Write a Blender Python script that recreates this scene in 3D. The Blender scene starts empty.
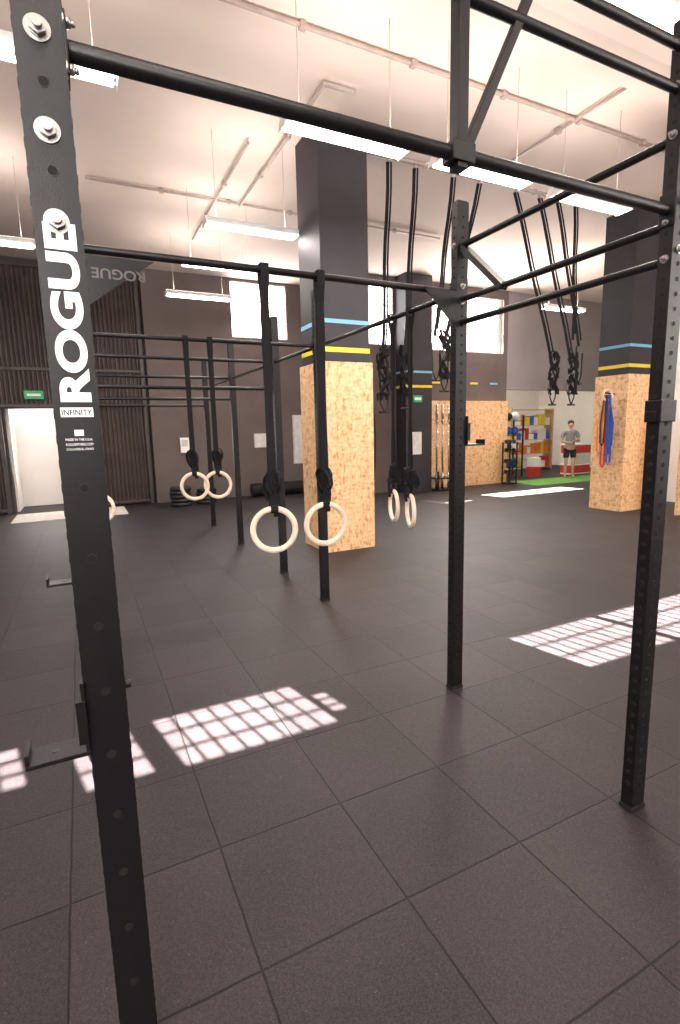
import bpy, bmesh, math, random
from mathutils import Vector, Matrix
random.seed(4)
S=bpy.context.scene
col=bpy.context.collection

# ---------------------------------------------------------------- materials
def mat(name, c, rough=0.5, metal=0.0, emit=None, es=0.0, var=0.0, vscale=8.0, bump=0.0, bscale=60.0, spec=0.5):
    m=bpy.data.materials.new(name); m.use_nodes=True
    nt=m.node_tree; b=nt.nodes['Principled BSDF']
    b.inputs['Base Color'].default_value=(c[0],c[1],c[2],1)
    b.inputs['Roughness'].default_value=rough; b.inputs['Metallic'].default_value=metal
    b.inputs['Specular IOR Level'].default_value=spec
    if emit:
        b.inputs['Emission Color'].default_value=(emit[0],emit[1],emit[2],1); b.inputs['Emission Strength'].default_value=es
    tc=nt.nodes.new('ShaderNodeTexCoord')
    if var>0:
        n=nt.nodes.new('ShaderNodeTexNoise'); n.inputs['Scale'].default_value=vscale; n.inputs['Detail'].default_value=4
        nt.links.new(tc.outputs['Object'],n.inputs['Vector'])
        r=nt.nodes.new('ShaderNodeValToRGB')
        r.color_ramp.elements[0].position=0.3; r.color_ramp.elements[1].position=0.7
        r.color_ramp.elements[0].color=tuple(max(0,x*(1-var)) for x in c)+(1,)
        r.color_ramp.elements[1].color=tuple(min(1,x*(1+var)) for x in c)+(1,)
        nt.links.new(n.outputs['Fac'],r.inputs['Fac']); nt.links.new(r.outputs['Color'],b.inputs['Base Color'])
    if bump>0:
        n=nt.nodes.new('ShaderNodeTexNoise'); n.inputs['Scale'].default_value=bscale; n.inputs['Detail'].default_value=3
        nt.links.new(tc.outputs['Object'],n.inputs['Vector'])
        bp=nt.nodes.new('ShaderNodeBump'); bp.inputs['Strength'].default_value=bump; bp.inputs['Distance'].default_value=0.01
        nt.links.new(n.outputs['Fac'],bp.inputs['Height']); nt.links.new(bp.outputs['Normal'],b.inputs['Normal'])
    return m

M={}
M['steel']=mat('black_powdercoat',(0.0065,0.0052,0.0062),0.38,0.0,var=0.2,vscale=30,bump=0.12,bscale=400,spec=0.38)
M['hole']=mat('hole_black',(0.002,0.002,0.002),0.9)
M['rim']=mat('hole_rim',(0.03,0.028,0.03),0.3,0.5)
M['zinc']=mat('zinc_bolt',(0.42,0.4,0.38),0.32,0.9,var=0.15,vscale=60)
M['white']=mat('decal_white',(0.9,0.88,0.86),0.5,var=0.02)
M['strap']=mat('nylon_webbing',(0.008,0.007,0.009),0.75,bump=0.4,bscale=500,spec=0.3)
M['greystrap']=mat('grey_webbing',(0.16,0.15,0.15),0.7,bump=0.4,bscale=500)
M['wood']=mat('birch_ring',(0.80,0.65,0.51),0.45,var=0.12,vscale=25)
M['ceil']=mat('ceiling_paint',(0.77,0.645,0.58),0.9,var=0.07,vscale=0.5,bump=0.1,bscale=20)
M['wall']=mat('grey_wall_paint',(0.125,0.097,0.092),0.8,var=0.12,vscale=1.5,bump=0.15,bscale=40)
M['walldk']=mat('dark_wall_paint',(0.05,0.045,0.05),0.8,var=0.12,vscale=1.5,bump=0.15,bscale=40)
M['wallgrey']=mat('cool_grey_paint',(0.27,0.245,0.26),0.8,var=0.08,vscale=1.5)
M['metalwall']=mat('corrugated_brown',(0.055,0.038,0.034),0.5,0.1,var=0.25,vscale=3)
M['whitewall']=mat('white_wall_paint',(0.8,0.76,0.72),0.8,var=0.04,vscale=2)
M['colblack']=mat('column_black',(0.021,0.018,0.024),0.6,var=0.15,vscale=3)
M['yellow']=mat('yellow_tape',(0.75,0.6,0.03),0.5,var=0.05)
M['blue']=mat('blue_tape',(0.16,0.42,0.62),0.5,var=0.05)
M['tube']=mat('fluorescent_tube',(1,1,1),0.5,emit=(1,0.97,0.92),es=12,var=0.01)
M['lamp']=mat('lamp_housing',(0.9,0.88,0.86),0.4,var=0.03)
M['glass']=mat('window_daylight',(1,1,1),0.5,emit=(1,0.96,0.93),es=9,var=0.01)
M['frame']=mat('window_frame',(0.6,0.56,0.54),0.5,var=0.1)
M['pipe']=mat('conduit_paint',(0.40,0.32,0.285),0.5,var=0.1)
M['rubber']=mat('bumper_rubber',(0.015,0.014,0.015),0.55,var=0.3,vscale=20)
M['chrome']=mat('barbell_steel',(0.6,0.58,0.56),0.25,0.95,var=0.1,vscale=40)
M['turf']=mat('green_turf',(0.10,0.27,0.04),0.9,var=0.3,vscale=60,bump=0.6,bscale=200)
M['red']=mat('red_plastic',(0.6,0.04,0.03),0.45,var=0.1)
M['bluep']=mat('blue_rubber',(0.03,0.12,0.5),0.5,var=0.1)
M['orange']=mat('orange_rubber',(0.7,0.22,0.04),0.5,var=0.1)
M['greenp']=mat('green_rubber',(0.05,0.4,0.15),0.5,var=0.1)
M['exit']=mat('exit_green',(0.03,0.35,0.13),0.5,emit=(0.05,0.6,0.25),es=0.08,var=0.02)
M['mat_light']=mat('door_spill_mat',(0.6,0.57,0.53),0.8,var=0.15,vscale=6)  # pale tone stands in for daylight spilling onto the floor
M['paper']=mat('poster_paper',(0.7,0.68,0.66),0.7,var=0.12,vscale=9)
M['skin']=mat('skin',(0.50,0.31,0.22),0.6,var=0.06,vscale=20)
M['hair']=mat('dark_hair',(0.03,0.02,0.015),0.6,var=0.3,vscale=60)
M['shirt']=mat('grey_shirt',(0.22,0.24,0.26),0.85,var=0.1,vscale=20)
M['shorts']=mat('dark_shorts',(0.02,0.02,0.03),0.85,var=0.1,vscale=20)
M['shelfwood']=mat('shelf_wood',(0.55,0.36,0.18),0.6,var=0.15,vscale=12)

def osb_mat():
    m=bpy.data.materials.new('osb_board'); m.use_nodes=True
    nt=m.node_tree; b=nt.nodes['Principled BSDF']; L=nt.links
    tc=nt.nodes.new('ShaderNodeTexCoord')
    def layer(rot,sc,w):
        mp=nt.nodes.new('ShaderNodeMapping'); mp.inputs['Rotation'].default_value=rot; mp.inputs['Scale'].default_value=sc
        L.new(tc.outputs['Object'],mp.inputs['Vector'])
        v=nt.nodes.new('ShaderNodeTexVoronoi'); v.inputs['Scale'].default_value=1.0; v.inputs['Randomness'].default_value=1
        L.new(mp.outputs[0],v.inputs['Vector'])
        s=nt.nodes.new('ShaderNodeSeparateColor'); L.new(v.outputs['Color'],s.inputs[0])
        return s.outputs[0],s.outputs[1]
    a,a2=layer((0.3,0.4,0.6),(38,38,11),0)
    c,c2=layer((0.9,-0.7,0.2),(11,34,40),0)
    d,d2=layer((-0.6,1.0,-0.3),(34,13,22),0)
    mx=nt.nodes.new('ShaderNodeMix'); L.new(a2,mx.inputs['Factor']); L.new(a,mx.inputs['A']); L.new(c,mx.inputs['B'])
    mx2=nt.nodes.new('ShaderNodeMix'); mx2.inputs['Factor'].default_value=0.4; L.new(mx.outputs['Result'],mx2.inputs['A']); L.new(d,mx2.inputs['B'])
    r=nt.nodes.new('ShaderNodeValToRGB'); e=r.color_ramp.elements
    e[0].position=0.12; e[0].color=(0.52,0.26,0.10,1); e[1].position=0.85; e[1].color=(0.90,0.62,0.36,1)
    k=e.new(0.40); k.color=(0.78,0.48,0.245,1)
    L.new(mx2.outputs['Result'],r.inputs['Fac']); L.new(r.outputs['Color'],b.inputs['Base Color'])
    b.inputs['Roughness'].default_value=0.6
    bp=nt.nodes.new('ShaderNodeBump'); bp.inputs['Strength'].default_value=0.2; bp.inputs['Distance'].default_value=0.004
    L.new(mx2.outputs['Result'],bp.inputs['Height']); L.new(bp.outputs['Normal'],b.inputs['Normal'])
    return m
M['osb']=osb_mat()

def floor_mat():
    m=bpy.data.materials.new('rubber_tile_floor'); m.use_nodes=True
    nt=m.node_tree; b=nt.nodes['Principled BSDF']; L=nt.links
    tc=nt.nodes.new('ShaderNodeTexCoord'); sp=nt.nodes.new('ShaderNodeSeparateXYZ'); L.new(tc.outputs['Object'],sp.inputs[0])
    def mth(op,a,bb=None,clamp=False):
        n=nt.nodes.new('ShaderNodeMath'); n.operation=op; n.use_clamp=clamp
        for i,v in enumerate((a,bb)):
            if v is None: continue
            if isinstance(v,(int,float)): n.inputs[i].default_value=v
            else: L.new(v,n.inputs[i])
        return n.outputs[0]
    T=0.521
    wn=nt.nodes.new('ShaderNodeTexNoise'); wn.inputs['Scale'].default_value=7; L.new(tc.outputs['Object'],wn.inputs['Vector'])
    wob=mth('MULTIPLY',mth('SUBTRACT',wn.outputs['Fac'],0.5),0.01)
    def cell(o,off):
        u=mth('DIVIDE',mth('SUBTRACT',mth('ADD',o,wob),off),T)
        fl=mth('FLOOR',u); fr=mth('SUBTRACT',u,fl)
        dist=mth('MULTIPLY',mth('MINIMUM',fr,mth('SUBTRACT',1.0,fr)),T)
        return fl,dist
    fx,dx=cell(sp.outputs[0],0.345); fy,dy=cell(sp.outputs[1],0.262)
    dm=mth('MINIMUM',dx,dy)
    mr=nt.nodes.new('ShaderNodeMapRange'); mr.inputs['From Min'].default_value=0.0015; mr.inputs['From Max'].default_value=0.006
    mr.interpolation_type='SMOOTHSTEP'; L.new(dm,mr.inputs['Value'])
    cb=nt.nodes.new('ShaderNodeCombineXYZ'); L.new(fx,cb.inputs[0]); L.new(fy,cb.inputs[1])
    wh=nt.nodes.new('ShaderNodeTexWhiteNoise'); L.new(cb.outputs[0],wh.inputs['Vector'])
    gn=nt.nodes.new('ShaderNodeTexVoronoi'); gn.inputs['Scale'].default_value=240; L.new(tc.outputs['Object'],gn.inputs['Vector'])
    gs=nt.nodes.new('ShaderNodeSeparateColor'); L.new(gn.outputs['Color'],gs.inputs[0])
    bn=nt.nodes.new('ShaderNodeTexNoise'); bn.inputs['Scale'].default_value=1.6; bn.inputs['Detail'].default_value=6; L.new(tc.outputs['Object'],bn.inputs['Vector'])
    v=mth('ADD',mth('MULTIPLY',wh.outputs['Value'],0.22),mth('ADD',mth('MULTIPLY',mth('POWER',gs.outputs[0],1.4),0.55),mth('MULTIPLY',bn.outputs['Fac'],0.45)))
    r=nt.nodes.new('ShaderNodeValToRGB'); e=r.color_ramp.elements
    e[0].position=0.12; e[0].color=(0.006,0.0045,0.005,1); e[1].position=1.0; e[1].color=(0.043,0.0335,0.037,1)
    L.new(v,r.inputs['Fac'])
    mx=nt.nodes.new('ShaderNodeMix'); mx.data_type='RGBA'; L.new(mr.outputs[0],mx.inputs['Factor'])
    mx.inputs[6].default_value=(0.003,0.0025,0.003,1); L.new(r.outputs['Color'],mx.inputs[7])
    fl=nt.nodes.new('ShaderNodeTexVoronoi'); fl.inputs['Scale'].default_value=38; L.new(tc.outputs['Object'],fl.inputs['Vector'])
    fm=mth('LESS_THAN',fl.outputs['Distance'],0.05)
    mx3=nt.nodes.new('ShaderNodeMix'); mx3.data_type='RGBA'; L.new(mth('MULTIPLY',fm,0.35),mx3.inputs['Factor'])
    L.new(mx.outputs[2],mx3.inputs[6]); mx3.inputs[7].default_value=(0.35,0.32,0.31,1)
    L.new(mx3.outputs[2],b.inputs['Base Color'])
    b.inputs['Roughness'].default_value=0.58; b.inputs['Specular IOR Level'].default_value=0.34
    h=mth('ADD',mth('MULTIPLY',mr.outputs[0],1.0),mth('MULTIPLY',gs.outputs[1],0.2))
    bp=nt.nodes.new('ShaderNodeBump'); bp.inputs['Strength'].default_value=0.5; bp.inputs['Distance'].default_value=0.004
    L.new(h,bp.inputs['Height']); L.new(bp.outputs['Normal'],b.inputs['Normal'])
    return m
M['floor']=floor_mat()

# ---------------------------------------------------------------- mesh builder
class MB:
    def __init__(s): s.bm=bmesh.new(); s.mats=[]
    def mi(s,k):
        if k not in s.mats: s.mats.append(k)
        return s.mats.index(k)
    def _fin(s,geom,k,smooth=False):
        i=s.mi(k)
        for f in {f for v in geom for f in v.link_faces}:
            f.material_index=i; f.smooth=smooth
    def box(s,lo,hi,k,rot=None):
        c=[(a+b)/2 for a,b in zip(lo,hi)]; d=[abs(b-a) for a,b in zip(lo,hi)]
        mt=Matrix.Translation(c)
        if rot is not None: mt=mt@rot.to_4x4()
        mt=mt@Matrix.Diagonal((d[0],d[1],d[2],1))
        g=bmesh.ops.create_cube(s.bm,size=1,matrix=mt)['verts']; s._fin(g,k); return g
    def beam(s,p0,p1,w,h,k,up=(0,0,1)):
        p0=Vector(p0); p1=Vector(p1); d=p1-p0; z=d.normalized(); u=Vector(up); x=u.cross(z)
        if x.length<1e-4: x=Vector((1,0,0)).cross(z)
        x.normalize(); y=z.cross(x)
        R=Matrix((x,y,z)).transposed().to_4x4()
        mt=Matrix.Translation((p0+p1)/2)@R@Matrix.Diagonal((w,h,d.length,1))
        g=bmesh.ops.create_cube(s.bm,size=1,matrix=mt)['verts']; s._fin(g,k)
    def cyl(s,p0,p1,r,k,seg=16,r2=None):
        p0=Vector(p0); p1=Vector(p1); d=p1-p0
        q=d.to_track_quat('Z','Y').to_matrix().to_4x4()
        g=bmesh.ops.create_cone(s.bm,cap_ends=True,segments=seg,radius1=r,radius2=r if r2 is None else r2,depth=d.length,matrix=Matrix.Translation((p0+p1)/2)@q)['verts']
        s._fin(g,k)
        for f in {f for v in g for f in v.link_faces}:
            if len(f.verts)==4: f.smooth=True
    def sphere(s,c,r,k,seg=16,scale=(1,1,1)):
        g=bmesh.ops.create_uvsphere(s.bm,u_segments=seg,v_segments=seg//2+2,radius=r,matrix=Matrix.Translation(c)@Matrix.Diagonal((*scale,1)))['verts']
        s._fin(g,k,True)
    def torus(s,c,R,r,normal,k,seg=48,ms=12):
        c=Vector(c); n=Vector(normal).normalized(); a=n.orthogonal().normalized(); b=n.cross(a)
        vs=[]
        for i in range(seg):
            t=2*math.pi*i/seg; rad=a*math.cos(t)+b*math.sin(t)
            vs.append([s.bm.verts.new(c+rad*(R+r*math.cos(2*math.pi*j/ms))+n*(r*math.sin(2*math.pi*j/ms))) for j in range(ms)])
        mi=s.mi(k)
        for i in range(seg):
            for j in range(ms):
                f=s.bm.faces.new((vs[i][j],vs[(i+1)%seg][j],vs[(i+1)%seg][(j+1)%ms],vs[i][(j+1)%ms])); f.material_index=mi; f.smooth=True
    def strap(s,pts,w,t,side,k):
        side=Vector(side).normalized(); pts=[Vector(p) for p in pts]; rows=[]
        for i,p in enumerate(pts):
            d=(pts[min(i+1,len(pts)-1)]-pts[max(i-1,0)]).normalized()
            sd=(side-d*side.dot(d)).normalized(); n=d.cross(sd)
            rows.append([s.bm.verts.new(p+sd*a*w/2+n*b*t/2) for a,b in ((-1,-1),(1,-1),(1,1),(-1,1))])
        mi=s.mi(k)
        for i in range(len(rows)-1):
            for j in range(4):
                f=s.bm.faces.new((rows[i][j],rows[i][(j+1)%4],rows[i+1][(j+1)%4],rows[i+1][j])); f.material_index=mi
        for rr in (rows[0],rows[-1]):
            f=s.bm.faces.new(rr); f.material_index=mi
    def tube(s,pts,r,k,seg=8):
        pts=[Vector(p) for p in pts]
        for a,b in zip(pts[:-1],pts[1:]): s.cyl(a,b,r,k,seg)
        for p in pts[1:-1]: s.sphere(p,r,k,8)
    def poly(s,pts,thick,k):
        pts=[Vector(p) for p in pts]; n=(pts[1]-pts[0]).cross(pts[2]-pts[0]).normalized()*thick/2
        a=[s.bm.verts.new(p+n) for p in pts]; b=[s.bm.verts.new(p-n) for p in pts]; mi=s.mi(k)
        fs=[s.bm.faces.new(a),s.bm.faces.new(b[::-1])]
        for i in range(len(pts)):
            j=(i+1)%len(pts); fs.append(s.bm.faces.new((a[j],a[i],b[i],b[j])))
        for f in fs: f.material_index=mi
    def build(s,name,parent=None,bevel=0,loc=None):
        bmesh.ops.recalc_face_normals(s.bm,faces=s.bm.faces[:])
        me=bpy.data.meshes.new(name); s.bm.to_mesh(me); s.bm.free()
        for k in s.mats: me.materials.append(M[k])
        o=bpy.data.objects.new(name,me); col.objects.link(o)
        if parent: o.parent=parent
        if bevel:
            bv=o.modifiers.new('bevel','BEVEL'); bv.width=bevel; bv.segments=2; bv.limit_method='ANGLE'; bv.angle_limit=math.radians(50)
        return o
def empty(name,loc=(0,0,0)):
    e=bpy.data.objects.new(name,None); col.objects.link(e); e.empty_display_size=0.1
    return e
def B(name,lo,hi,k,bevel=0):
    b=MB(); b.box(lo,hi,k); return b.build(name,bevel=bevel)

# ---------------------------------------------------------------- room shell
ZC=5.2; XL=-6; XR=17; YB=-3.0
B('floor',(XL-0.2,YB-0.2,-0.1),(XR+0.2,16.2,0),'floor')
b=MB(); b.box((XL-0.2,YB-0.2,ZC),(XR+0.2,11.3,ZC+0.15),'ceil'); b.box((XL-0.2,11.3,ZC),(5.75,16.2,ZC+0.15),'ceil'); b.box((10.6,11.3,ZC),(XR+0.2,16.2,ZC+0.15),'ceil')
b.build('ceiling')

def wall_y(name,y,x0,x1,holes,k,th=0.2,z1=ZC,z0=0):
    b=MB(); xs=sorted({x0,x1,*[h[0] for h in holes],*[h[1] for h in holes]})
    for a,c in zip(xs[:-1],xs[1:]):
        hs=sorted([h for h in holes if h[0]<=a+1e-6 and h[1]>=c-1e-6],key=lambda h:h[2]); z=z0
        for h in hs:
            if h[2]>z: b.box((a,y,z),(c,y+th,h[2]),k)
            z=h[3]
        if z<z1: b.box((a,y,z),(c,y+th,z1),k)
    return b.build(name)
wall_y('wall_back',12.7,1.5,5.75,[(3.5,4.9,3.85,5.15)],'wall')
wall_y('wall_back_corrugated_base',12.9,XL,1.5,[(-1.35,0.1,0,2.2)],'walldk')
wall_y('wall_back_window_side',11.2,5.75,10.8,[(6.3,7.08,3.6,5.0),(7.95,10.65,3.55,4.98)],'wall',th=0.1)
B('wall_back_return',(5.65,11.3,0),(5.75,12.7,ZC),'wall')
wall_y('wall_back_lintel',11.2,10.8,XR,[(10.8,15.6,0,2.6)],'wallgrey')
B('wall_far_room',(10.6,15.8,0),(XR,16.0,ZC),'whitewall')
B('wall_far_room_side',(10.6,11.4,0),(10.8,15.8,ZC),'whitewall')
B('wall_left',(XL-0.2,YB,0),(XL,16,ZC),'wall')
B('wall_right_end',(XR,7.2,0),(XR+0.2,16,ZC),'whitewall')
B('wall_right',(10.6,YB,0),(10.8,7.2,ZC),'whitewall')
B('wall_right_return',(10.8,7.0,0),(XR,7.2,ZC),'whitewall')

# corrugated metal sliding doors
b=MB()
def corr(x0,x1,z0,z1,y=12.86):
    n=int((x1-x0)/0.085)
    for i in range(n):
        xa=x0+i*(x1-x0)/n; w=(x1-x0)/n
        b.poly([(xa,y,z0),(xa+w*0.3,y-0.025,z0),(xa+w*0.3,y-0.025,z1),(xa,y,z1)],0.004,'metalwall')
        b.poly([(xa+w*0.3,y-0.025,z0),(xa+w*0.6,y-0.025,z0),(xa+w*0.6,y-0.025,z1),(xa+w*0.3,y-0.025,z1)],0.004,'metalwall')
        b.poly([(xa+w*0.6,y-0.025,z0),(xa+w*0.9,y,z0),(xa+w*0.9,y,z1),(xa+w*0.6,y-0.025,z1)],0.004,'metalwall')
        b.box((xa+w*0.9,y-0.002,z0),(xa+w,y+0.002,z1),'metalwall')
corr(XL+0.05,-1.4,0.02,ZC-0.1); corr(-1.4,0.15,2.28,ZC-0.1); corr(0.15,1.45,0.02,ZC-0.1)
for z in (0.08,2.25,3.0,5.05):
    b.box((XL+0.05,12.78,z-0.03),(-1.4,12.83,z+0.03),'metalwall'); b.box((0.15,12.78,z-0.03),(1.45,12.83,z+0.03),'metalwall')
    if z>2: b.box((-1.4,12.78,z-0.03),(0.15,12.83,z+0.03),'metalwall')
for x in (-1.45,0.15,1.4): b.box((x-0.04,12.76,0.0),(x+0.04,12.83,ZC-0.1),'metalwall')
b.build('door_1')
b=MB(); b.box((-1.6,14.0,0.0),(0.5,14.05,2.6),'whitewall'); b.box((-1.36,13.1,0),(-1.3,14.0,2.2),'whitewall'); b.box((0.05,13.1,0),(0.11,14,2.2),'whitewall')
b.build('wall_vestibule')
def window(name,y,x0,x1,z0,z1,nx,nz,th=0.2,glass=True):
    b=MB()
    if glass: b.box((x0,y+th*0.7,z0),(x1,y+th*0.75,z1),'glass')
    f=0.03; d=min(0.02,th*0.2)
    b.box((x0,y+d,z0),(x1,y+d+0.03,z0+f),'frame'); b.box((x0,y+d,z1-f),(x1,y+d+0.03,z1),'frame')
    for i in range(nx+1):
        x=x0+(x1-x0)*i/nx; a=max(x0,x-0.009); c=min(x1,x+0.009); b.box((a,y+d,z0),(c,y+d+0.02,z1),'frame')
    for i in range(1,nz):
        z=z0+(z1-z0)*i/nz; b.box((x0,y+d,z-0.008),(x1,y+d+0.02,z+0.008),'frame')
    b.build(name)
window('window_1',12.7,3.5,4.9,3.85,5.15,5,3)
window('window_2',11.2,7.95,10.65,3.55,4.98,6,3,glass=False)
window('window_3',11.2,6.3,7.08,3.6,5.0,2,3)
# rear wall (behind the viewpoint) with high barred windows: the sun enters here
sun_slots=[(-0.30,0.80,4.05,4.32),(1.00,1.31,3.92,4.27),(1.43,2.27,3.90,4.27),(2.30,2.40,3.97,4.15),(3.97,4.9,3.74,4.19),(4.96,7.2,3.74,4.19)]  # slot sizes and gaps set where sun patches fall
fill_windows=[(-5.2,-3.2,2.2,4.4),(-2.6,-0.6,2.2,4.4),(7.8,10.2,2.2,4.4)]  # added unseen windows that carry fill light
wall_y('wall_front',YB-0.2,XL,10.6,sun_slots+fill_windows,'wall',th=0.04)
for i,h in enumerate(sun_slots):
    b=MB(); y=YB-0.18
    n=max(1,round((h[1]-h[0])/0.105))
    for k in range(n+1):
        x=h[0]+(h[1]-h[0])*k/n; b.box((x-0.0085,y-0.006,h[2]),(x+0.0085,y+0.006,h[3]),'frame')
    for k in range(4):
        z=h[2]+(h[3]-h[2])*k/3; b.box((h[0],y-0.006,z-0.0065),(h[1],y+0.006,z+0.0065),'frame')
    b.build('window_%d'%(i+4))  # bars of the added slots, giving the patches their grid
for i,h in enumerate(fill_windows): window('window_%d'%(i+10),YB-0.2,*h,4,4,th=0.06)  # added windows behind the camera, with glowing panes

B('trim_1',(7.94,11.12,0),(10.8,11.19,2.28),'osb')
b=MB()
for i,x in enumerate((8.25,8.95,9.5,10.2)): b.box((x,11.185,2.72),(x+0.25,11.2,2.77),'blue' if i%2 else 'yellow')
b.build('trim_2')

def column(name,x0,x1,y0,y1,osb=True):
    b=MB(); e=0.03
    b.box((x0,y0,0),(x1,y1,ZC),'colblack')
    if osb: b.box((x0-e,y0-e,0),(x1+e,y1+e,2.45),'osb')
    b.box((x0-0.004,y0-0.004,2.57),(x1+0.004,y1+0.004,2.63),'yellow')
    b.box((x0-0.004,y0-0.004,2.92),(x1+0.004,y1+0.004,2.97),'blue')
    return b.build(name)
column('column',2.81,3.48,6.08,6.75)
column('column',8.73,9.33,6.12,6.72)
column('pilaster',7.15,7.92,10.75,11.18,False)
B('ceiling_beam',(XL,3.6,5.02),(10.6,4.0,5.2),'ceil')

B('partition_panel',(9.12,5.33,0),(10.55,5.38,1.75),'osb')

# ---------------------------------------------------------------- rig
rig=empty('pull_up_rig')
RX=1.95; LX=0.0
ys=[1.23,2.40,4.32,5.43,7.21,8.93]
ZB=2.33
def upright(name,x,y,top,front_step=0.05,wx=0.076,wy=0.05):
    b=MB(); b.box((x-wx/2,y-wy/2,0.006),(x+wx/2,y+wy/2,top),'steel')
    b.box((x-wx/2-0.004,y-wy/2-0.004,0),(x+wx/2+0.004,y+wy/2+0.004,0.02),'rubber')
    b.box((x-wx/2+0.006,y-wy/2+0.006,top),(x+wx/2-0.006,y+wy/2-0.006,top+0.006),'rubber')
    z=0.12; i=0
    while z<top-0.05:
        if y<6:
            for sx in (-1,1):
                b.cyl((x+sx*wx/2,y,z),(x+sx*(wx/2+0.0012),y,z),0.0105,'rim',12)
                b.cyl((x+sx*wx/2,y,z),(x+sx*(wx/2+0.0016),y,z),0.0085,'hole',12)
        if i%front_step==0:
            for sy in (-1,1):
                b.cyl((x,y+sy*wy/2,z),(x,y+sy*(wy/2+0.0012),z),0.0105,'rim',14)
                b.cyl((x,y+sy*wy/2,z),(x,y+sy*(wy/2+0.0016),z),0.0085,'hole',14)
        z+=0.0508; i+=1
    return b.build(name,rig)
def bolt(b,p,n,r=0.019):
    p=Vector(p); n=Vector(n)
    b.cyl(p,p+n*0.003,r*1.3,'zinc',24)
    b.cyl(p+n*0.003,p+n*0.014,r*0.9,'zinc',6)
    b.cyl(p+n*0.014,p+n*0.022,r*0.5,'zinc',16)
for i,y in enumerate(ys):
    upright('upright_right_%d'%i,RX,y,2.92 if i==0 else 2.79,front_step=1 if i<2 else 2)
    upright('upright_left_%d'%i,LX,y,2.92 if i==0 else 2.79,front_step=3,wx=0.084 if i==0 else 0.076)
b=MB()
def crossbeam(y,z=ZB,x0=LX+0.041,x1=RX-0.038,r=0.0185):
    b.cyl((x0,y,z),(x1,y,z),r,'steel',28)
    for x,s in ((x0,1),(x1,-1)):
        b.box((x if s>0 else x-0.006,y-0.03,z-0.055),(x+0.006 if s>0 else x,y+0.03,z+0.055),'steel')
crossbeam(1.23,r=0.0185)
for y in ys[1:4]: crossbeam(y,r=0.0165)
crossbeam(7.21); crossbeam(8.93)
crossbeam(5.43,2.05); crossbeam(7.21,2.05); crossbeam(8.93,2.05)
for x in (RX,LX):
    for a,c in zip(ys[:-1],ys[1:]):
        if a==1.23:
            if x==RX:
                for z in (2.57,2.29,2.17): b.cyl((x,a,z),(x,c,z),0.0155,'steel',20)
            else: b.cyl((x,a+0.025,ZB),(x,c-0.025,ZB),0.02,'steel',20)
        else:
            b.cyl((x,a+0.025,ZB),(x,c-0.025,ZB),0.016,'steel',20)
b.cyl((LX,1.23,2.71),(RX,1.23,2.71),0.016,'steel',24)
b.cyl((LX,1.23,2.84),(RX,1.23,2.84),0.016,'steel',24)
b.build('beams',rig,bevel=0.003)
b=MB()
b.box((0.975,1.210,2.29),(1.008,1.250,2.92),'steel')
b.box((0.955,1.205,2.305),(1.03,1.255,2.355),'steel')
b.beam((1.012,1.23,2.34),(1.27,1.23,2.86),0.026,0.022,'steel',up=(0,1,0))
b.build('centre_bracket',rig,bevel=0.002)
b=MB()
b.beam((RX,2.36,2.55),(RX,2.06,2.28),0.03,0.05,'steel',up=(1,0,0))
b.poly([(RX-0.04,2.37,ZB+0.0),(RX-0.26,2.37,ZB+0.0),(RX-0.04,2.37,ZB-0.2)],0.006,'steel')
b.poly([(LX+0.04,2.37,ZB-0.03),(LX+0.34,2.37,ZB-0.03),(LX+0.04,2.37,ZB-0.25)],0.006,'steel')
b.build('gusset_plates',rig)
b=MB()
for z in (2.34,2.17,2.01): bolt(b,(LX-0.002,1.23-0.025,z),(0,-1,0),0.0175)
for z in (2.37,2.29): bolt(b,(LX+0.041,1.215,z),(1,0,0),0.012)
for z in (2.36,2.2): bolt(b,(RX-0.0,1.205,z),(0,-1,0),0.012)
for z in (2.57,2.29,2.17,2.72,2.84):
    bolt(b,(RX-0.038,1.23,z+0.0),(-1,0,0),0.011); bolt(b,(RX-0.038,2.40,z) if z<2.7 else (RX+0.038,1.23,z),(-1,0,0) if z<2.7 else (1,0,0),0.011)
for z in (2.36,2.56,2.28): bolt(b,(RX,2.375,z),(0,-1,0),0.011)
b.build('bolts',rig)
b=MB()
b.box((RX-0.046,1.198,1.60),(RX+0.046,1.262,1.68),'steel')
b.box((RX-0.06,1.21,1.60),(RX-0.046,1.25,1.64),'steel')
b.build('sleeve',rig,bevel=0.003)
def jhook(x,y,z,dx,name,hw=0.036,L=0.135):
    b=MB(); s=dx
    xx=x+s*0.041
    b.box((min(xx,xx+s*0.008),y-hw,z),(max(xx,xx+s*0.008),y+hw,z+0.16),'steel')
    b.box((min(xx,xx+s*L),y-hw,z-0.01),(max(xx,xx+s*L),y+hw,z),'steel')
    e=xx+s*L
    b.box((min(e,e-s*0.008),y-hw,z),(max(e,e-s*0.008),y+hw,z+0.025),'steel')
    b.box((min(xx,xx+s*0.02),y-hw-0.004,z+0.02),(max(xx,xx+s*0.02),y-hw,z+0.12),'steel')
    b.cyl((x-s*0.041,y,z+0.12),(x-s*0.055,y,z+0.12),0.009,'rim',16)
    b.cyl((xx+s*0.07,y,z),(xx+s*0.07,y,z+0.002),0.007,'rim',12)
    b.build(name,rig,bevel=0.003)
jhook(LX,1.23,0.91,-1,'j_hook_1',0.036,0.125)
jhook(RX,2.40,1.50,1,'j_hook_2')
jhook(LX,2.40,1.0,-1,'j_hook_3')
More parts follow.
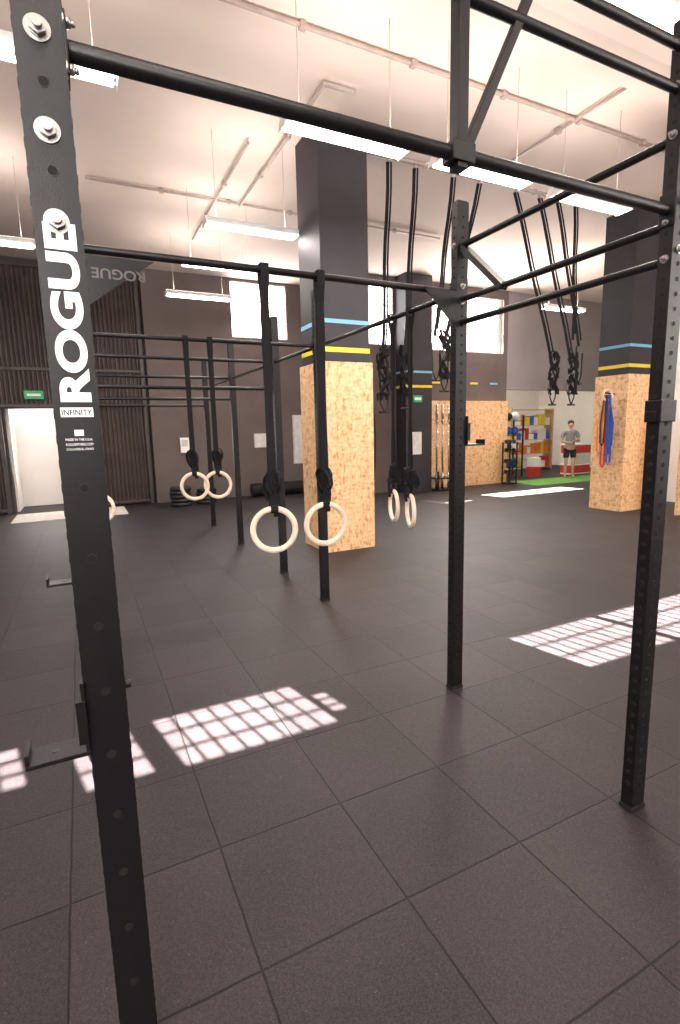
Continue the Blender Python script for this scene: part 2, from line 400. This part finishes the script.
def text(body,loc,R,height,length,k,parent=rig,name='lettering',off=0.0):
    cu=bpy.data.curves.new(name,'FONT'); cu.body=body; cu.size=1; cu.offset=off; cu.extrude=0
    cu.align_x='LEFT'; cu.materials.append(M[k])
    o=bpy.data.objects.new(name,cu); col.objects.link(o); bpy.context.view_layer.update()
    bb=[Vector(c) for c in o.bound_box]; x0=min(v.x for v in bb); x1=max(v.x for v in bb); y0=min(v.y for v in bb); y1=max(v.y for v in bb)
    sx=length/(x1-x0); sy=height/(y1-y0)
    o.matrix_world=Matrix.Translation(loc)@R.to_4x4()@Matrix.Diagonal((sx,sy,1,1))@Matrix.Translation((-x0,-y0,0))
    if parent: o.parent=parent
    return o
Rv=Matrix(((0,-1,0),(0,0,-1),(1,0,0)))
Rh=Matrix(((1,0,0),(0,0,-1),(0,1,0)))
fy=1.23-0.025-0.0022
text('ROGUE',(0.030,fy,1.668),Rv,0.058,0.34,'white',off=0.045,name='decal_name')
b=MB()
b.box((-0.030,fy,1.638),(0.030,fy+0.001,1.657),'white'); b.box((-0.0085,fy,1.600),(0.0085,fy+0.001,1.612),'white')
b.build('decal_label',rig)
text('INFINITY',(-0.028,fy-0.0006,1.642),Rh,0.011,0.056,'hole',off=0.02,name='decal_series')
for i,t in enumerate(('MADE IN THE U.S.A.','ROGUEFITNESS.COM','COLUMBUS, OHIO')): text(t,(-0.026,fy,1.590-0.010*i),Rh,0.005,0.05,'white',name='decal_line')
text('ROGUE',(LX+0.3,2.366,ZB-0.075),Matrix(((-1,0,0),(0,0,-1),(0,-1,0))),0.04,0.2,'greystrap',name='gusset_text',off=0.02)

# ---------------------------------------------------------------- rings
def ring(x,y,z,ztop,normal,side,w=0.038):
    b=MB(); b.torus((x,y,z),0.104,0.0145,normal,'wood')
    side=Vector(side).normalized(); n=Vector((0,0,1)).cross(side)
    zt=z+0.104
    for s in (-1,1):
        pts=[Vector((x,y,zt+0.02+ (ztop-zt-0.02)*i/10))+n*s*(0.006+0.004*math.sin(i)) for i in range(11)]
        b.strap(pts,w,0.003,side,'strap')
    c=Vector((x,y,zt)); R=0.02
    pts=[c+n*R*math.cos(t)+Vector((0,0,R*math.sin(t))) for t in [math.pi*2*i/12 for i in range(13)]]
    b.strap(pts,w,0.003,side,'strap')
    zb=ztop
    for p,q in (((-0.025,0),(-0.025,0.052)),((-0.025,0.052),(0.025,0.052)),((0.025,0.052),(0.025,0))):
        b.strap([Vector((x,y,zb+p[1]))+n*p[0],Vector((x,y,zb+q[1]))+n*q[0]],w,0.004,side,'strap')
    b.strap([Vector((x,y,zb))+n*0.025,Vector((x,y,zb-0.09))+n*0.008],w,0.004,side,'strap')
    b.strap([Vector((x,y,zb))-n*0.025,Vector((x,y,zb-0.09))-n*0.008],w,0.004,side,'strap')
    bx=Vector((x,y,z+0.25))
    b.box(tuple(bx-Vector((0.025,0.012,0.03))),tuple(bx+Vector((0.025,0.012,0.03))),'hole')
    for k in range(4):
        a=random.uniform(-.5,.5); o=Vector((random.uniform(-.02,.02),random.uniform(-.02,.02),0))
        pts=[bx+o+side*0.03*math.sin(t+a)+n*0.02*math.cos(t*1.7)+Vector((0,0,-0.04-0.06*math.cos(t)+0.01*k)) for t in [i*0.6 for i in range(11)]]
        b.strap(pts,0.028,0.003,side*0.7+n*0.7,'strap')
    b.strap([bx+side*0.02+n*0.015,bx+side*0.03+n*0.02-Vector((0,0,0.1)),bx+side*0.022+n*0.02-Vector((0,0,0.19))],0.03,0.003,side,'strap')
    return b.build('gymnastic_ring')
ring(0.82,2.40,1.12,ZB-0.03,(0.25,1,0.0),(1,0,0))
ring(1.10,2.40,1.12,ZB-0.03,(0.1,1,0.05),(1,0,0))
ring(0.81,4.32,1.17,ZB-0.03,(0.2,1,0),(1,0,0))
ring(1.00,4.32,1.17,ZB-0.03,(0.4,1,0),(1,0,0))
ring(1.95,3.09,1.06,ZB-0.03,(1,-0.30,0),(0,1,0),0.026)
ring(1.95,2.88,1.05,ZB-0.03,(1,-0.38,0),(0,1,0),0.026)
ring(0.085,4.32,1.05,ZB-0.03,(0.3,1,0),(1,0,0))

# ---------------------------------------------------------------- ceiling straps
def wstrap(b,top,bot,w=0.05,n=8,k='strap'):
    top=Vector(top); bot=Vector(bot)
    b.strap([top.lerp(bot,i/n)+Vector((0.012*math.sin(i*1.3),0,0)) for i in range(n+1)],w,0.006,(0.9,-0.44,0),k)
def bundle(b,c,h,r):
    c=Vector(c)
    for k in range(9):
        ph=random.uniform(0,6); rr=r*random.uniform(.5,1)
        pts=[c+Vector((rr*math.cos(t+ph),rr*0.6*math.sin(t+ph),-h/2+h*(i/12)+0.03*math.sin(3*t))) for i,t in enumerate([j*0.7 for j in range(13)])]
        b.strap(pts,0.045,0.005,(0.6,0.3,0.7),'strap')
AY=6.35; AZ=5.06
for x,xb,zb,bd in ((3.97,3.86,2.45,1),(4.39,4.22,2.5,1),(5.03,4.75,2.9,0),(5.5,4.9,2.75,1),(6.2,7.15,2.55,1),(6.7,7.6,2.55,1),(7.1,7.75,2.9,0),(7.5,7.6,3.0,0)):
    b=MB(); b.cyl((x,AY,AZ),(x,AY,AZ+0.035),0.03,'pipe',10)
    wstrap(b,(x-0.02,AY,AZ),(xb-0.02,AY,zb),0.045); wstrap(b,(x+0.02,AY-0.02,AZ),(xb+0.03,AY,zb+0.1),0.025)
    if bd: bundle(b,(xb,AY,zb-0.1),0.7,0.11)
    b.strap([Vector((xb-0.07,AY,zb-0.1)),Vector((xb-0.06,AY,zb-0.5)),Vector((xb,AY,zb-0.62)),Vector((xb+0.06,AY,zb-0.5)),Vector((xb+0.07,AY,zb-0.1))],0.03,0.004,(0.2,1,0),'strap')
    b.cyl((xb-0.08,AY,zb-0.62),(xb+0.08,AY,zb-0.62),0.016,'rubber',10)
    b.build('suspension_strap')

# ---------------------------------------------------------------- lamps
lamps=[(2.2,6.8),(2.2,8.45),(2.25,10.35),(-0.9,8.45),(5.55,4.5),(9.9,8.6),(-0.12,4.42),(2.35,4.45),(3.9,4.45),(3.3,2.4),(0.2,0.0),(3.4,-1.0),(-3,2),(-3,6),(7.5,1.5)]  # entries behind the camera are unseen fixtures added for illumination
ZL=4.1
for i,(x,y) in enumerate(lamps):
    b=MB(); L=0.6
    b.poly([(x-L,y-0.12,ZL+0.01),(x-L,y+0.12,ZL+0.01),(x-L,y+0.06,ZL+0.09),(x-L,y-0.06,ZL+0.09)],0.005,'lamp')
    b.poly([(x+L,y-0.12,ZL+0.01),(x+L,y+0.12,ZL+0.01),(x+L,y+0.06,ZL+0.09),(x+L,y-0.06,ZL+0.09)],0.005,'lamp')
    b.box((x-L,y-0.06,ZL+0.07),(x+L,y+0.06,ZL+0.1),'lamp')
    b.beam((x-L,y-0.09,ZL+0.045),(x+L,y-0.09,ZL+0.045),0.005,0.09,'lamp',up=(0,-0.8,0.6))
    b.beam((x-L,y+0.09,ZL+0.045),(x+L,y+0.09,ZL+0.045),0.005,0.09,'lamp',up=(0,0.8,0.6))
    for s in (-0.05,0.05): b.cyl((x-L+0.03,y+s,ZL+0.02),(x+L-0.03,y+s,ZL+0.02),0.022,'tube',12)
    for s in (-0.45,0.45): b.cyl((x+s,y,ZL+0.1),(x+s,y,ZC),0.003,'pipe',6)
    b.build('ceiling_lamp')
    for up in (0,1):  # upward twin is added above the housing to brighten the ceiling
        l=bpy.data.lights.new('lamp_light','AREA'); l.shape='RECTANGLE'; l.size=1.1; l.size_y=0.12; l.energy=12 if up else 29; l.color=(1,0.895,0.81)
        o=bpy.data.objects.new('lamp_light',l); col.objects.link(o); o.location=(x,y,ZL+(0.13 if up else -0.02))
        if up: o.rotation_euler=(math.pi,0,0)

def conduit(pts,r=0.018):
    b=MB(); b.tube(pts,r,'pipe',10)
    for a,c in zip(pts[:-1],pts[1:]):
        a=Vector(a); c=Vector(c); n=int((c-a).length/1.2)
        for i in range(1,n+1):
            p=a.lerp(c,i/(n+1)); b.box(tuple(p-Vector((0.03,0.03,0.03))),tuple(p+Vector((0.03,0.03,0.03))),'pipe')
    b.build('ceiling_conduit')
conduit([(-5,4.8,5.16),(10.4,4.8,5.16)],0.022)
conduit([(0.4,8.6,5.16),(6.5,8.6,5.16)],0.02)
conduit([(2.6,8.6,5.14),(2.6,5.4,5.14),(2.95,5.4,5.14)],0.025)
conduit([(2.2,6.8,5.14),(2.2,10.35,5.14)],0.02)
conduit([(3.55,6.35,5.13),(8.6,6.35,5.13)],0.03)
conduit([(5.6,4.1,5.16),(5.6,6.0,5.16)],0.018)
conduit([(-5,2.9,5.16),(10.4,2.9,5.16)],0.018)

# ---------------------------------------------------------------- background things
B('door_spill_mat',(-1.3,11.3,0.0),(0.75,12.5,0.015),'mat_light')  # pale mat with the doorway light spill put into its colour
b=MB(); b.box((-0.95,12.72,2.38),(-0.6,12.75,2.55),'exit'); b.box((-0.9,12.715,2.44),(-0.65,12.72,2.49),'white'); b.build('exit_sign')
b=MB(); b.box((4.95,12.66,0.75),(5.35,12.7,2.0),'frame'); b.box((4.97,12.65,0.78),(5.33,12.665,1.97),'paper'); b.build('wall_poster')
b=MB(); b.box((3.9,12.64,1.2),(4.25,12.7,1.55),'frame'); b.box((3.92,12.63,1.22),(4.23,12.645,1.53),'paper'); b.build('notice_board')
b=MB(); b.box((2.1,12.62,1.15),(2.3,12.7,1.5),'lamp'); b.box((2.13,12.61,1.3),(2.27,12.62,1.45),'frame'); b.build('electrical_box')
b=MB()
for i in range(60):
    x=3.7+i*0.03; b.cyl((x,12.4,0.17),(x+0.018,12.4,0.17),0.165,'rubber',20); b.cyl((x+0.018,12.4,0.17),(x+0.03,12.4,0.17),0.145,'hole',20)
b.build('foam_roller_tube')
def plate(b,c,n,r=0.225,t=0.06,k='rubber'):
    c=Vector(c); n=Vector(n).normalized()
    b.cyl(c-n*t/2,c+n*t/2,r,k,32); b.torus(c+n*t/2,r*0.86,0.012,n,k,32,6); b.torus(c-n*t/2,r*0.86,0.012,n,k,32,6)
    b.cyl(c-n*(t/2+0.006),c+n*(t/2+0.006),r*0.3,k,24); b.cyl(c-n*(t/2+0.008),c+n*(t/2+0.008),0.028,'chrome',16)
for x,y,n in ((1.9,11.9,5),(2.5,12.0,4)):
    b=MB()
    for i in range(n): plate(b,(x+random.uniform(-.01,.01),y,0.045+0.085*i),(0,0,1))
    b.build('bumper_plate_stack')
b=MB()
b.box((7.97,10.55,0),(8.5,11.05,0.04),'steel'); b.box((7.97,10.55,0.3),(8.5,11.05,0.33),'steel')
for x in (8.0,8.47):
    for y in (10.58,11.02): b.box((x-0.02,y-0.02,0),(x+0.02,y+0.02,0.5),'steel')
for i in range(5):
    x=8.05+0.09*i; y=10.7+0.15*(i%2)
    b.cyl((x,y,0.04),(x,y,0.45),0.025,'chrome',12); b.cyl((x,y,0.45),(x,y,1.75),0.014,'chrome',12); b.cyl((x,y,1.75),(x,y,2.17),0.025,'chrome',12); b.cyl((x,y,1.74),(x,y,1.77),0.04,'chrome',12)
b.build('barbell_holder')
b=MB(); b.box((7.35,10.71,2.22),(7.6,10.745,2.38),'exit'); b.box((7.38,10.705,2.27),(7.57,10.71,2.33),'white'); b.box((7.25,10.73,0.95),(7.6,10.745,1.5),'paper'); b.build('wall_sign')
b=MB()
b.box((10.45,10.65,0),(10.75,10.95,0.04),'steel')
for x in (10.47,10.73):
    for y in (10.67,10.93): b.box((x-0.015,y-0.015,0),(x+0.015,y+0.015,1.15),'steel')
for z in (0.3,0.6,0.9,1.13):
    b.box((10.46,10.66,z-0.015),(10.74,10.94,z),'steel')
    for yy in (10.73,10.87):
        b.cyl((10.5,yy,z+0.045),(10.56,yy,z+0.045),0.045,'rubber',6); b.cyl((10.64,yy,z+0.045),(10.7,yy,z+0.045),0.045,'rubber',6); b.cyl((10.56,yy,z+0.045),(10.64,yy,z+0.045),0.014,'chrome',8)
b.build('dumbbell_rack')
B('turf_strip',(10.8,9.95,0.0),(16.5,11.15,0.012),'turf')
b=MB()
for x in (11.3,12.5): 
    for y in (12.2,12.6): b.box((x-0.02,y-0.02,0),(x+0.02,y+0.02,1.9),'steel')
ck=['bluep','rubber','rubber','white','bluep','greenp']
for j,z in enumerate((0.3,0.8,1.3,1.75)):
    b.box((11.3,12.2,z-0.02),(12.5,12.6,z),'steel')
    for i in range(4): b.sphere((11.47+0.29*i,12.4,z+0.135),0.135,ck[(i*2+j*3)%6],16)
b.build('medicine_ball_rack')
b=MB()
for x in (13.4,15.4): b.box((x-0.02,13.6,0),(x+0.02,14.0,2.2),'shelfwood')
for z in (0.1,0.6,1.1,1.6,2.15): b.box((13.4,13.6,z-0.02),(15.4,14.0,z),'shelfwood')
for z in (0.1,0.6,1.1,1.6):
    x=13.5
    while x<15.2:
        w=random.uniform(.15,.3); b.box((x,13.65,z),(x+w*0.9,13.95,z+random.uniform(.2,.4)),random.choice(['red','yellow','white','orange','whitewall','bluep'])); x+=w
b.build('storage_shelf')
b=MB()
b.box((14.0,11.6,0),(14.9,12.0,0.04),'white'); 
for i in range(3):
    z=0.04+0.32*i
    b.box((14.0,11.6,z),(14.9,12.0,z+0.28),'red' if i%2==0 else 'whitewall'); b.box((13.98,11.58,z+0.25),(14.92,12.02,z+0.3),'white')
b.build('storage_crates')
b=MB()
for z,k in ((0.0,'red'),(0.3,'white')):
    b.box((12.75,11.9,z),(13.0,12.25,z+0.28),k)
b.build('plastic_bin')
for (x,y,z,e) in ((13,13.5,4.5,120),(12,12.8,4.0,40)):
    l=bpy.data.lights.new('far_room_light','AREA'); l.size=1.5; l.energy=e; l.color=(1,0.92,0.8); o=bpy.data.objects.new('far_room_light',l); col.objects.link(o); o.location=(x,y,z)
l=bpy.data.lights.new('doorway_light','AREA'); l.size=1.2; l.energy=14; o=bpy.data.objects.new('doorway_light',l); col.objects.link(o); o.location=(-0.6,13.5,2.4)

b=MB()
b.cyl((8.70,6.35,2.12),(8.46,6.35,2.14),0.014,'steel',10)
b.torus((8.52,6.35,2.1),0.09,0.02,(0.3,1,0),'wood',32,8)
for i,(k,dy,zl) in enumerate((('bluep',0.0,1.0),('red',0.06,0.8),('bluep',-0.07,0.85),('orange',0.12,1.05),('bluep',-0.12,1.15),('rubber',0.03,1.2))):
    x=8.58-0.02*i
    pts=[Vector((x,6.35+dy*0.2-0.02,2.1)),Vector((x,6.35+dy-0.04,1.6)),Vector((x,6.35+dy-0.03,zl+0.06)),Vector((x,6.35+dy,zl)),Vector((x,6.35+dy+0.04,zl+0.06)),Vector((x,6.35+dy+0.05,1.6)),Vector((x,6.35+dy*0.2+0.02,2.1))]
    b.strap(pts,0.045,0.006,(0.3,0.9,0),k)
b.build('resistance_bands')
b=MB()
b.cyl((3.51,6.3,1.95),(3.66,6.3,1.97),0.014,'steel',10)
pts=[Vector((3.62+0.06*math.sin(t),6.3,1.4+0.55*math.cos(t))) for t in [2*math.pi*i/24 for i in range(25)]]
b.strap(pts,0.05,0.006,(0.2,1,0),'strap'); b.build('jump_rope_band')

# ---------------------------------------------------------------- person
def skinmesh(name,joints,edges,k,parent,sub=2):
    me=bpy.data.meshes.new(name); me.from_pydata([j[0] for j in joints],edges,[])
    o=bpy.data.objects.new(name,me); col.objects.link(o); me.materials.append(M[k])
    sk=o.modifiers.new('skin','SKIN'); sk.use_smooth_shade=True
    lay=me.skin_vertices[0] if me.skin_vertices else None
    if lay is None:
        bpy.context.view_layer.objects.active=o; bpy.ops.mesh.customdata_skin_add(); lay=me.skin_vertices[0]
    for i,j in enumerate(joints):
        r=j[1]; lay.data[i].radius=(r,r) if not isinstance(r,tuple) else r
        lay.data[i].use_root=(i==0)
    sb=o.modifiers.new('sub','SUBSURF'); sb.levels=sub; sb.render_levels=sub
    o.parent=parent; return o
P=empty('person'); 
J=[((0,0,0.92),(0.15,0.10)),((0,0,1.08),(0.125,0.09)),((0,0.0,1.26),(0.15,0.095)),((0,0.01,1.37),(0.10,0.07)),((0,0,1.44),0.05),((0,-0.01,1.50),0.05),
   ((-0.19,0,1.33),0.055),((-0.25,-0.02,1.08),0.04),((-0.12,-0.22,1.05),0.03),
   ((0.19,0,1.33),0.055),((0.25,-0.02,1.08),0.04),((0.10,-0.22,1.10),0.03),
   ((-0.09,0,0.84),0.09),((-0.10,-0.02,0.48),0.058),((-0.10,0.01,0.28),0.05),((-0.11,0.03,0.08),0.035),((-0.12,-0.10,0.035),0.03),
   ((0.09,0,0.84),0.09),((0.11,-0.02,0.48),0.058),((0.11,0.01,0.28),0.05),((0.12,0.03,0.08),0.035),((0.13,-0.10,0.035),0.03)]
E=[(0,1),(1,2),(2,3),(3,4),(4,5),(3,6),(6,7),(7,8),(3,9),(9,10),(10,11),(0,12),(12,13),(13,14),(14,15),(15,16),(0,17),(17,18),(18,19),(19,20),(20,21)]
skinmesh('body',J,E,'skin',P)
T=[((0,0,0.90),(0.165,0.115)),((0,0,1.08),(0.145,0.108)),((0,0,1.26),(0.165,0.112)),((0,0.01,1.38),(0.115,0.08)),((-0.19,0,1.335),0.07),((-0.235,-0.01,1.17),0.058),((0.19,0,1.335),0.07),((0.235,-0.01,1.17),0.058)]
skinmesh('shirt',T,[(0,1),(1,2),(2,3),(3,4),(4,5),(3,6),(6,7)],'shirt',P)
skinmesh('shorts',[((0,0,0.93),(0.16,0.11)),((-0.09,0,0.82),0.105),((-0.10,-0.01,0.55),0.085),((0.09,0,0.82),0.105),((0.11,-0.01,0.55),0.085)],[(0,1),(1,2),(0,3),(3,4)],'shorts',P)
b=MB()
b.sphere((0,-0.015,1.58),0.085,'skin',24,(0.9,1.05,1.25)); b.sphere((0,-0.1,1.565),0.016,'skin',10,(0.8,1.2,1.3))
b.box((-0.025,-0.102,1.525),(0.025,-0.096,1.532),'red')
for s in (-1,1):
    b.sphere((s*0.03,-0.092,1.59),0.011,'white',10); b.sphere((s*0.03,-0.101,1.59),0.006,'hair',8); b.sphere((s*0.078,0,1.575),0.02,'skin',10,(0.5,0.9,1.3))
b.sphere((0,0.004,1.622),0.094,'hair',24,(0.95,1.04,1.0))
b.build('head',P)
for s,wr in ((-1,Vector((-0.12,-0.22,1.05))),(1,Vector((0.10,-0.22,1.10)))):
    j=[(tuple(wr),0.026),(tuple(wr+Vector((-s*0.05,-0.04,0.01))),(0.03,0.018))]; e=[(0,1)]
    for f in range(4):
        o=wr+Vector((-s*0.06,-0.03,0.03-0.02*f)); ln=(0.06,0.07,0.065,0.05)[f]
        i=len(j); j+=[(tuple(o+Vector((-s*0.01,-0.02,0))),0.009),(tuple(o+Vector((-s*ln*0.5,-0.035,-0.003))),0.008),(tuple(o+Vector((-s*ln,-0.03,-0.015))),0.007)]; e+=[(1,i),(i,i+1),(i+1,i+2)]
    i=len(j); j+=[(tuple(wr+Vector((-s*0.02,-0.04,0.035))),0.01),(tuple(wr+Vector((-s*0.05,-0.05,0.055))),0.008)]; e+=[(0,i),(i,i+1)]
    skinmesh('hand',j,e,'skin',P,1)
P.location=(13.2,11.0,0.012); P.rotation_euler=(0,0,math.radians(-35))

# ---------------------------------------------------------------- light
def sun(name,d,e,ang,c=(1,0.94,0.87)):
    l=bpy.data.lights.new(name,'SUN'); l.energy=e; l.angle=math.radians(ang); l.color=c
    o=bpy.data.objects.new(name,l); col.objects.link(o); o.rotation_euler=Vector(d).to_track_quat('-Z','Y').to_euler(); return o
sun('sun',(-0.2,1.0,-0.70),200,0.22)
sun('second_sun_back',(0.22,-1.0,-2.0),240,0.3)  # second sun, added for the bright floor strip near the back wall
def area(name,loc,d,sx,sy,e,c=(1,0.93,0.87)):
    l=bpy.data.lights.new(name,'AREA'); l.shape='RECTANGLE'; l.size=sx; l.size_y=sy; l.energy=e; l.color=c
    o=bpy.data.objects.new(name,l); col.objects.link(o); o.location=loc; o.rotation_euler=Vector(d).to_track_quat('-Z','Y').to_euler()
area('window_light',(4.2,12.6,4.4),(0,-1,-0.5),1.3,1.1,80)
area('window_light',(9.3,11.1,4.3),(0,-1,-0.3),2.6,1.3,280)
area('doorway_light',(-0.6,13.3,1.6),(0.1,-1,-0.5),1.2,1.0,30)
for h in fill_windows: area('window_light',((h[0]+h[1])/2,YB+0.1,3.3),(0,1,0.1),1.9,2.0,130)  # fill lamps set at the added rear windows
w=bpy.data.worlds.new('world'); S.world=w; w.use_nodes=True
w.node_tree.nodes['Background'].inputs[0].default_value=(1.0,0.96,0.93,1); w.node_tree.nodes['Background'].inputs[1].default_value=7.0

# ---------------------------------------------------------------- camera
F=518.0; H=1.6
p=math.radians(9.03); r=math.radians(1.35); yaw=math.radians(26.25)
def ray(a,bv):
    xr=a*math.cos(r)+bv*math.sin(r); up=-a*math.sin(r)+bv*math.cos(r)
    f=math.cos(p)+up*math.sin(p); z=up*math.cos(p)-math.sin(p)
    return Vector((xr*math.cos(yaw)+f*math.sin(yaw), -xr*math.sin(yaw)+f*math.cos(yaw), z))
f0=ray(0,0).normalized(); rt=(ray(1,0)-ray(0,0)).normalized(); up=(ray(0,1)-ray(0,0)).normalized()
cam=bpy.data.cameras.new('camera'); co=bpy.data.objects.new('camera',cam); col.objects.link(co)
co.matrix_world=Matrix.Translation((0,0,H))@Matrix((rt,up,-f0)).transposed().to_4x4()
cam.sensor_fit='VERTICAL'; cam.sensor_height=36; cam.lens=F*36/1024; cam.clip_start=0.05
S.camera=co
S.view_settings.view_transform='Standard'; S.view_settings.look='None'; S.view_settings.exposure=0.22
